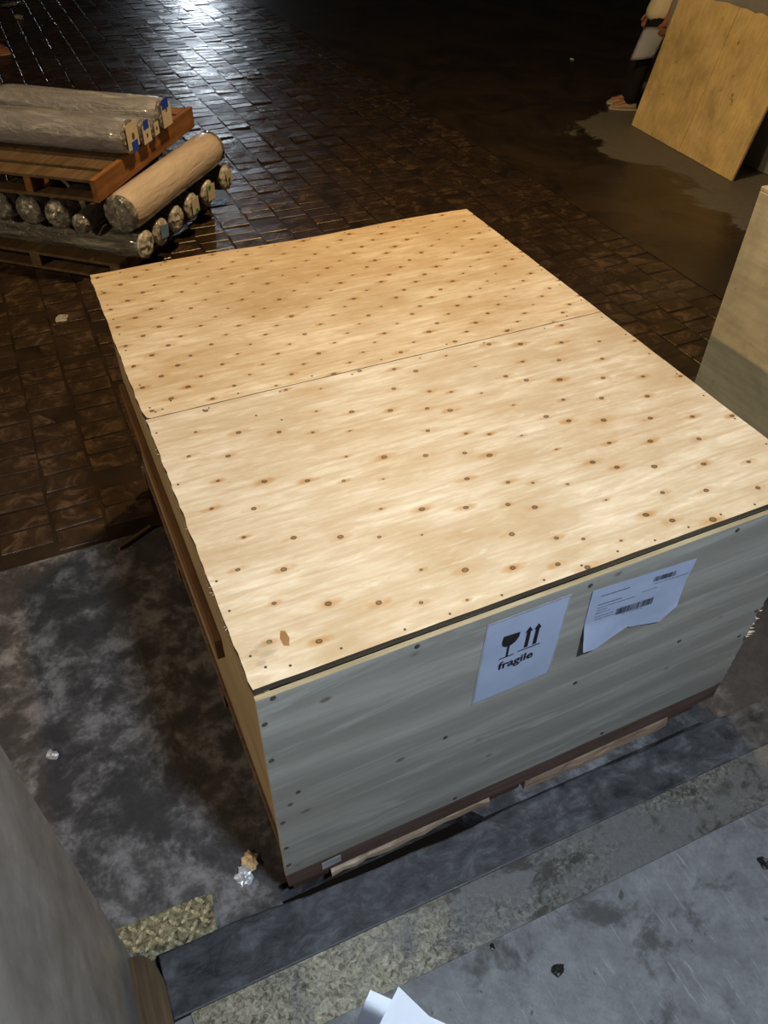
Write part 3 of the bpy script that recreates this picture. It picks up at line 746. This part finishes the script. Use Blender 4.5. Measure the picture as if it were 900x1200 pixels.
ups = [(0, .098, (-.80, .60), 'grey wrapped roll with a blue sticker low on its end, on the upper pallet', (('end_tag', M_white, 0, .1, 1.0, 1.0, .78), ('blue_sticker', M_blue, .1, -.52, .55, .42, .8), ('core_hole', M_brown, .05, .05, .17, .2, 0))),
       (.175, .074, (-.80, .60), 'slim grey wrapped roll with a blue sticker high on its end', (('end_tag', M_white, 0, -.1, 1.0, 1.0, .78), ('blue_sticker', M_blue, 0, .56, .65, .46, .8), ('core_hole', M_brown, .0, -.25, .15, .17, 0))),
       (.307, .056, (-.80, .60), 'thinnest grey roll on the upper pallet, white end tag without sticker', (('end_tag', M_white, 0, 0, .8, .9, .78), ('core_hole', M_brown, 0, 0, .18, .2, 0))),
       (.462, .096, (-.80, .60), 'thick grey wrapped roll beyond the thinnest roll on the upper pallet, blue sticker', (('end_tag', M_white, .1, -.1, .95, .95, .78), ('blue_sticker', M_blue, .0, .6, .65, .42, .8), ('core_hole', M_brown, .1, .2, .12, .14, 0)))]
for k, (u, r_, d, lab, marks) in enumerate(ups):
    p = E0+S2*u; make_roll((p.x, p.y, ZR+r_), d, 1.10, r_, M_film_g, M_cr_d, lab, None, 20+k*2.3, .012, marks)

# ------------------------------------------------------------------ people
def skin_mesh(verts, edges, radii, sub=2, root=0):
    me = bpy.data.meshes.new('tmp'); me.from_pydata(verts, edges, []); o = bpy.data.objects.new('tmp', me); C.objects.link(o)
    md = o.modifiers.new('skin', 'SKIN'); md.use_smooth_shade = True; md.branch_smoothing = .4
    for i, r_ in enumerate(radii):
        sv = me.skin_vertices[0].data[i]; sv.radius = r_ if isinstance(r_, tuple) else (r_, r_); sv.use_root = (i in root) if isinstance(root, (list, set)) else (i == root)
    ss = o.modifiers.new('sub', 'SUBSURF'); ss.levels = ss.render_levels = sub
    dg = bpy.context.evaluated_depsgraph_get(); out = bpy.data.meshes.new_from_object(o.evaluated_get(dg))
    bpy.data.objects.remove(o); bpy.data.meshes.remove(me); out.materials.clear()
    for p in out.polygons: p.use_smooth = True
    return out
M_skin = plain('skin', (.28, .12, .065), .5, .4, .08); M_hair = plain('black_hair', (.012, .01, .009), .5, .4)
M_eye = plain('eye_white', (.6, .58, .55), .3, .5, .02); M_pupil = plain('dark_iris', (.02, .012, .008), .2, .5)
M_shirt = plain('cream_shirt', (.62, .56, .42), .8, .2, .08); M_trous = plain('black_trousers', (.010, .010, .011), .85, .2)
M_trous2 = plain('grey_trousers', (.10, .10, .11), .85, .2); M_shirt2 = plain('dark_shirt', (.03, .03, .035), .85, .2)
M_shoe = plain('beige_slip_on', (.30, .25, .18), .6, .3, .15); M_sole = plain('pale_sole', (.45, .40, .32), .6, .3); M_shoe2 = plain('tan_slip_on', (.42, .16, .07), .5, .3)
def make_person(label, loc, yaw, k, shirt, trous, shoe, arm_fwd, lean=0.0):
    """faces local +X, left side +Y; k scales a 1.70 m figure"""
    t = thing('person', label, 'person', loc, yaw)
    V_, E_, R_ = [], [], []
    def a(x, y, z, r, frm=None):
        V_.append((x*k, y*k, z*k)); R_.append((r[0]*k, r[1]*k) if isinstance(r, tuple) else r*k)
        if frm is not None: E_.append((frm, len(V_)-1))
        return len(V_)-1
    pel = a(0, 0, .92, (.125, .10)); wa = a(0, 0, 1.06, (.112, .085), pel); ch = a(-.005, 0, 1.26, (.120, .088), wa); nb_ = a(-.01, 0, 1.41, (.070, .062), ch)
    nk = a(.0, 0, 1.47, .052, nb_); jw = a(.025, 0, 1.535, (.062, .075), nk); hd = a(.012, 0, 1.61, (.076, .098), jw); tp_ = a(.0, 0, 1.672, (.058, .07), hd)
    for s in (1, -1):
        hp = a(0, .085*s, .86, .088, pel); kn = a(.015, .09*s, .48, .058, hp); cf = a(-.012, .09*s, .33, .052, kn); an = a(-.01, .09*s, .085, .036, cf); bl_ = a(.10, .095*s, .04, .034, an); a(.165, .095*s, .034, .026, bl_)
    hands = []
    for s in (1, -1):
        fw = arm_fwd if s == 1 else .02
        sh = a(-.005, .165*s, 1.375, .056, nb_); el = a(-.02+fw*.3, .215*s, 1.10, .042, sh); wr = a(.03+fw, .215*s, .86, .028, el); pa = a(.040+fw*1.12, .215*s, .815, (.044, .030), wr); pe = a(.045+fw*1.2, .212*s, .765, (.046, .028), pa)
        hands.append((V_[pe], s, fw))
    roots = [pel]
    for (pv, s, fw) in hands:           # five fingers per hand, rooted inside the palm
        px_, py_, pz = (c/k for c in pv)
        for j in range(4):
            off = (j-1.5)*.019; ln = (.066, .076, .072, .058)[j]
            r0 = a(px_+off, py_, pz+.012, .0115); roots.append(r0)
            r1 = a(px_+off+.002, py_-s*.004, pz-.012-ln*.45, .0112, r0); a(px_+off*.95, py_-s*.022, pz-.012-ln*.95, .0098, r1)
        r0 = a(px_+.018, py_-s*.004, pz+.040, .015); roots.append(r0); r1 = a(px_+.046, py_-s*.014, pz+.012, .0135, r0); a(px_+.052, py_-s*.022, pz-.022, .011, r1)
    b = obj('body', skin_mesh(V_, E_, R_, 2, roots), M_skin, t)
    # clothing: shirt (torso and short sleeves), trousers
    V_, E_, R_ = [], [], []
    p0 = a(.015, 0, .76, (.21, .185)); p1 = a(.005, 0, .95, (.180, .142), p0); p2 = a(0, 0, 1.08, (.170, .142), p1); p3 = a(-.004, 0, 1.25, (.182, .148), p2); p4 = a(-.008, 0, 1.385, (.125, .118), p3); a(-.006, 0, 1.455, (.080, .078), p4)
    for s in (1, -1):
        fw = arm_fwd if s == 1 else .02
        sh = a(-.005, .165*s, 1.372, .080, p4); s2 = a(-.012+fw*.1, .196*s, 1.27, .076, sh); a(-.016+fw*.25, .212*s, 1.13, .072, s2)
    obj('shirt', skin_mesh(V_, E_, R_, 2, 0), shirt, t)
    V_, E_, R_ = [], [], []
    p0 = a(0, 0, .98, (.150, .118)); p1 = a(0, 0, .90, (.158, .122), p0)
    for s in (1, -1):
        hp = a(0, .088*s, .82, .104, p1); kn = a(.015, .092*s, .48, .082, hp); c3 = a(-.005, .094*s, .16, .076, kn); a(-.002, .094*s, .045, .074, c3)
    obj('trousers', skin_mesh(V_, E_, R_, 2, 0), trous, t)
    for s in (1, -1):
        bm = bmesh.new(); rings = []
        for (x, w2, h) in ((-.085, .018, .05), (-.07, .032, .075), (-.02, .036, .085), (.05, .042, .07), (.12, .047, .052), (.165, .040, .04), (.195, .02, .026)):
            ring = [bm.verts.new((x*k, (.095*s+w2*q*(1 if z else .95))*k, z*k)) for q, z in ((-1, .004), (-1.05, h*.5), (-.6, h), (.6, h), (1.05, h*.5), (1, .004))]
            rings.append(ring)
        for r1, r2 in zip(rings, rings[1:]):
            for i in range(6): bm.faces.new((r1[i], r2[i], r2[(i+1) % 6], r1[(i+1) % 6]))
        bm.faces.new(rings[0]); bm.faces.new(list(reversed(rings[-1]))); bmesh.ops.recalc_face_normals(bm, faces=bm.faces)
        o = obj('shoe', bm, shoe, t, True); md = o.modifiers.new('s', 'SUBSURF'); md.levels = md.render_levels = 1
        obj('sole', prism([(-.088*k, (.095*s-.03)*k), (.1*k, (.095*s-.05)*k), (.19*k, (.095*s-.03)*k), (.2*k, .095*s*k), (.19*k, (.095*s+.03)*k), (.1*k, (.095*s+.05)*k), (-.088*k, (.095*s+.03)*k)], 0, .014*k), M_sole, o)
    # head details
    bm = bmesh.new(); bmesh.ops.create_uvsphere(bm, u_segments=20, v_segments=12, radius=1)
    for v in list(bm.verts):
        v.co = Vector((v.co.x*.105-.012, v.co.y*.088, v.co.z*.105+1.625))*k
    bmesh.ops.delete(bm, geom=[v for v in bm.verts if v.co.z < (1.60+.9*max(0, v.co.x/k+.01)*1.0)*k and v.co.x > -.06*k], context='VERTS')
    obj('hair', bm, M_hair, t, True)
    bm = bmesh.new()
    q = [bm.verts.new(Vector(c)*k) for c in ((.105, 0, 1.615), (.105, -.014, 1.568), (.105, .014, 1.568), (.132, 0, 1.575))]
    for f in ((0, 1, 3), (0, 3, 2), (1, 2, 3), (0, 2, 1)): bm.faces.new([q[i] for i in f])
    obj('nose', bm, M_skin, t)
    obj('mouth', box((.092*k, -.022*k, 1.540*k), (.104*k, .022*k, 1.547*k), .002), plain('lips', (.20, .06, .045), .5), t)
    for s in (1, -1):
        bm = bmesh.new(); bmesh.ops.create_uvsphere(bm, u_segments=10, v_segments=8, radius=.011*k, matrix=Matrix.Translation(Vector((.094, .032*s, 1.612))*k)); e_ = obj('eye', bm, M_eye, t, True)
        bm = bmesh.new(); bmesh.ops.create_uvsphere(bm, u_segments=8, v_segments=6, radius=.0055*k, matrix=Matrix.Translation(Vector((.1015, .032*s, 1.612))*k)); obj('iris', bm, M_pupil, e_, True)
        bm = bmesh.new(); bmesh.ops.create_uvsphere(bm, u_segments=8, v_segments=8, radius=1)
        for v in bm.verts: v.co = Vector((v.co.x*.018-.005, v.co.y*.010+s*.082, v.co.z*.03+1.60))*k
        obj('ear', bm, M_skin, t, True)
    for ch in list(t.children)+[g2 for c2 in t.children for g2 in c2.children]:
        for v in ch.data.vertices: v.co.x -= lean*max(0, v.co.z-.10*k)
    return t, [Vector(h[0])-Vector((lean*(h[0][2]-.1*k), 0, 0)) for h in hands]
FY = math.atan2(.50, -.87)
PLOC = Vector((5.33, 5.47, 0))
person, hnds = make_person('person in cream shirt and black trousers holding papers at the grey wall end', PLOC, FY, .90, M_shirt, M_trous, M_shoe, -.06, .20)
person2, _ = make_person('person in grey trousers and tan slip-on shoes, alone on the cobbles', (-.0, 9.60, 0), .05, .95, M_shirt2, M_trous2, M_shoe2, .02)
# papers in the hand
hl = Matrix.Rotation(FY, 3, 'Z') @ hnds[0] + PLOC
bm = bmesh.new(); g_ = []
fd = Vector((math.cos(FY), math.sin(FY), 0)); sd = Vector((-fd.y, fd.x, 0))
for j in range(9):
    row = []
    for i in range(9):
        s, t = i/8, j/8
        p = hl+fd*(-.04+.21*s+.07*t)+Vector((0, 0, .0-.235*t+.02*s*(1-t)-.02*s*s))+sd*(-.012+.04*math.sin(s*2.4)*t)
        row.append(bm.verts.new(p))
    g_.append(row)
for j in range(8):
    for i in range(8): bm.faces.new((g_[j][i], g_[j][i+1], g_[j+1][i+1], g_[j+1][i]))
bmesh.ops.solidify(bm, geom=bm.faces, thickness=.0015)
tag(obj('paper_sheaf', bm, M_paper, None, True), 'white papers held in the hand of the cream-shirted person', 'paper')

# ------------------------------------------------------------------ papers held up by the photographer (tips only in view)
hp_ = thing('held_papers', 'two white paper sheets held up with their corners pointing over the grey floor', 'paper', (0, 0, 0))
def held(name, tip_px, dist, e1, e2, label):
    d = pxray(*tip_px).normalized(); tip = CAM+d*dist
    tow = -fwd
    a = (camR*e1[0]+camU*e1[1]+tow*e1[2]).normalized(); b = (camR*e2[0]+camU*e2[1]+tow*e2[2]).normalized(); nrm = a.cross(b).normalized()
    bm = bmesh.new(); g_ = []; n = 10
    for j in range(n+1):
        row = []
        for i in range(n+1):
            s, t = i/n, j/n
            row.append(bm.verts.new(tip+a*.21*s+b*.148*t+nrm*.012*math.sin(s*2.0)*t))
        g_.append(row)
    for j in range(n):
        for i in range(n): bm.faces.new((g_[j][i], g_[j][i+1], g_[j+1][i+1], g_[j+1][i]))
    bmesh.ops.solidify(bm, geom=bm.faces, thickness=.0006)
    return obj(name, bm, M_paper, hp_)
held('sheet', (467, 1156), .46, (-33, -44, 34), (27, -44, -30), 'white paper held up with its corner pointing over the grey floor, in front')
held('sheet', (434, 1160), .50, (-20, -40, 10), (24, -17, -10), 'white paper tucked behind the other held sheet, tip pointing up')

# ------------------------------------------------------------------ litter
M_stick = wood('wet_stick', (.05, .03, .015), (.10, .065, .035), (.15, .10, .06), 'x')
a, b = Vector((-.172, 1.502, .010)), Vector((.0, 1.592, .012)); d = (b-a)
o = tag(obj('wood_offcut', box((0, -.008, -.009), (d.length-.035, .008, .007), .002), M_stick), 'thin wet wood strip lying beside the flank of the large crate', 'wood strip')
o.location = a; o.rotation_euler = (0, 0, math.atan2(d.y, d.x))
def lump(name, loc, size, mat, label, cat, seed, flat=.5, group=None):
    bm = bmesh.new(); bmesh.ops.create_icosphere(bm, subdivisions=2, radius=1)
    for v in bm.verts:
        k = 1+.75*noise.noise(v.co*1.7+Vector((seed, seed, 0)))
        v.co = Vector((v.co.x*size*k, v.co.y*size*.75*k, max(0, v.co.z*size*flat*k+size*flat*.35)))
    o = tag(obj(name, bm, mat), label, cat, group); o.location = loc; o.rotation_euler = (0, 0, seed); return o
M_foil = plain('silver_foil', (.62, .66, .72), .25, .7, .3, 60); M_foil.node_tree.nodes['Principled BSDF'].inputs['Metallic'].default_value = .5
M_wrap = plain('tan_crumpled_wrapper', (.42, .30, .16), .6, .3, .4, 50)
wr = thing('crumpled_wrapper', 'crumpled tan and silver wrapper on the floor by the crate corner', 'litter', (-.085, .108, 0))
def crump(seed, size, off):
    bm = bmesh.new(); bmesh.ops.create_icosphere(bm, subdivisions=3, radius=1)
    for v in bm.verts:
        k = 1+.9*noise.noise(v.co*2.3+Vector((seed, 0, seed)))
        v.co = Vector((v.co.x*size*k+off[0], v.co.y*size*1.2*k+off[1], max(0, v.co.z*size*.45*k+size*.3)))
    return bm
obj('paper_half', crump(2, .020, (.016, .016)), M_wrap, wr); obj('foil_half', crump(5, .020, (-.012, -.016)), M_foil, wr)
lump('foil_scrap', (-.53, .69, 0), .020, M_foil, 'small white foil scrap on the wet stained concrete', 'litter', 2.2)
lump('film_scrap', (-.12, 3.45, .0), .045, M_cr_w, 'scrap of clear film on the cobbles by the lower pallet', 'litter', 1.1, .2)
M_dirt = plain('black_clod', (.012, .011, .011), .3, .6, .3)
lump('dirt_clod', (.555, -.475, .05), .017, M_dirt, 'lone black clod in the open middle of the grey floor', 'dirt', 3.3)
lump('dirt_clod', (1.23, -.49, .05), .022, M_dirt, 'largest black clod on the grey floor', 'dirt', 5.3, .4)
lump('dirt_clod', (.43, -.36, .05), .008, M_dirt, 'tiny black crumb beside the steel threshold', 'dirt', 1.3)
lump('paper_crumb', (5.83, 7.10, 0), .022, M_paper, 'white crumb on the dark concrete beyond the cobbles', 'litter', 1.9)
lump('film_scrap', (.46, 12.1, 0), .16, M_cr_d, 'pale flattened sheet scrap far across the cobbles', 'litter', 4.1, .15)
lump('foil_scrap', (.45, 11.25, 0), .05, M_cr_w, 'small bright scrap far across the cobbles', 'litter', 6.1, .6)

# ------------------------------------------------------------------ lamp fittings (out of view)
M_hous = plain('lamp_housing', (.25, .25, .25), .5, .5, .05)
def emit(name, c, s):
    m_ = bpy.data.materials.new(name); m_.use_nodes = True; b_ = m_.node_tree.nodes['Principled BSDF']
    b_.inputs['Base Color'].default_value = (*c, 1); b_.inputs['Emission Color'].default_value = (*c, 1); b_.inputs['Emission Strength'].default_value = s; return m_
hl_ = thing('ceiling_lamp', 'cool white hall lamp under the ceiling', 'lamp', (HALL_LAMP[0], HALL_LAMP[1], HALL_LAMP[2]))
obj('housing', box((-.22, -.15, .03), (.22, .15, .12), .01), M_hous, hl_); obj('stem', cyl(bmesh.new(), .02, .12, 1.328, 12), M_hous, hl_); obj('diffuser', box((-.18, -.12, .012), (.18, .12, .028), .002), emit('cool_diffuser', (.86, .93, 1), 4), hl_)
for (p, lab) in ((WALL_LAMP_A, 'warm bulkhead lamp far along the outer wall'),):
    t = thing('wall_lamp', lab, 'lamp', p)
    obj('bracket', box((-.03, -p[1]+.022, .05), (.03, 0, .09), .004), M_hous, t); obj('housing', box((-.14, -.10, .05), (.14, .06, .14), .01), M_hous, t)
    obj('glass', box((-.11, -.08, .03), (.11, .03, .048), .003), emit('warm_glass', (1, .72, .36), 4), t)
struct(obj('trim_5', box((1.79, .02, 4.55), (1.91, 3.4, 4.72), .005), M_hous))
t = thing('canopy_lamp', 'warm lamp hanging from the beam over the doorway', 'lamp', CANOPY_LAMP)
obj('stem', cyl(bmesh.new(), .018, .12, .349, 12), M_hous, t); obj('shade', box((-.16, -.12, .03), (.16, .12, .12), .01), M_hous, t); obj('glass', box((-.13, -.09, .012), (.13, .09, .028), .002), emit('warm_glass', (1, .7, .36), 4), t)
t = thing('yard_floodlight', 'white floodlight on a post across the yard', 'lamp', (YARD_LAMP[0], YARD_LAMP[1], 0))
obj('post', cyl(bmesh.new(), .05, 0, 3.1, 12), M_hous, t); obj('housing', box((-.3, -.12, 2.95), (.3, .05, 3.35), .02), M_hous, t); obj('lens', box((-.26, -.14, 2.99), (.26, -.121, 3.31), .003), emit('white_lens', (.8, .9, 1), 6), t)
bpy.context.view_layer.update()
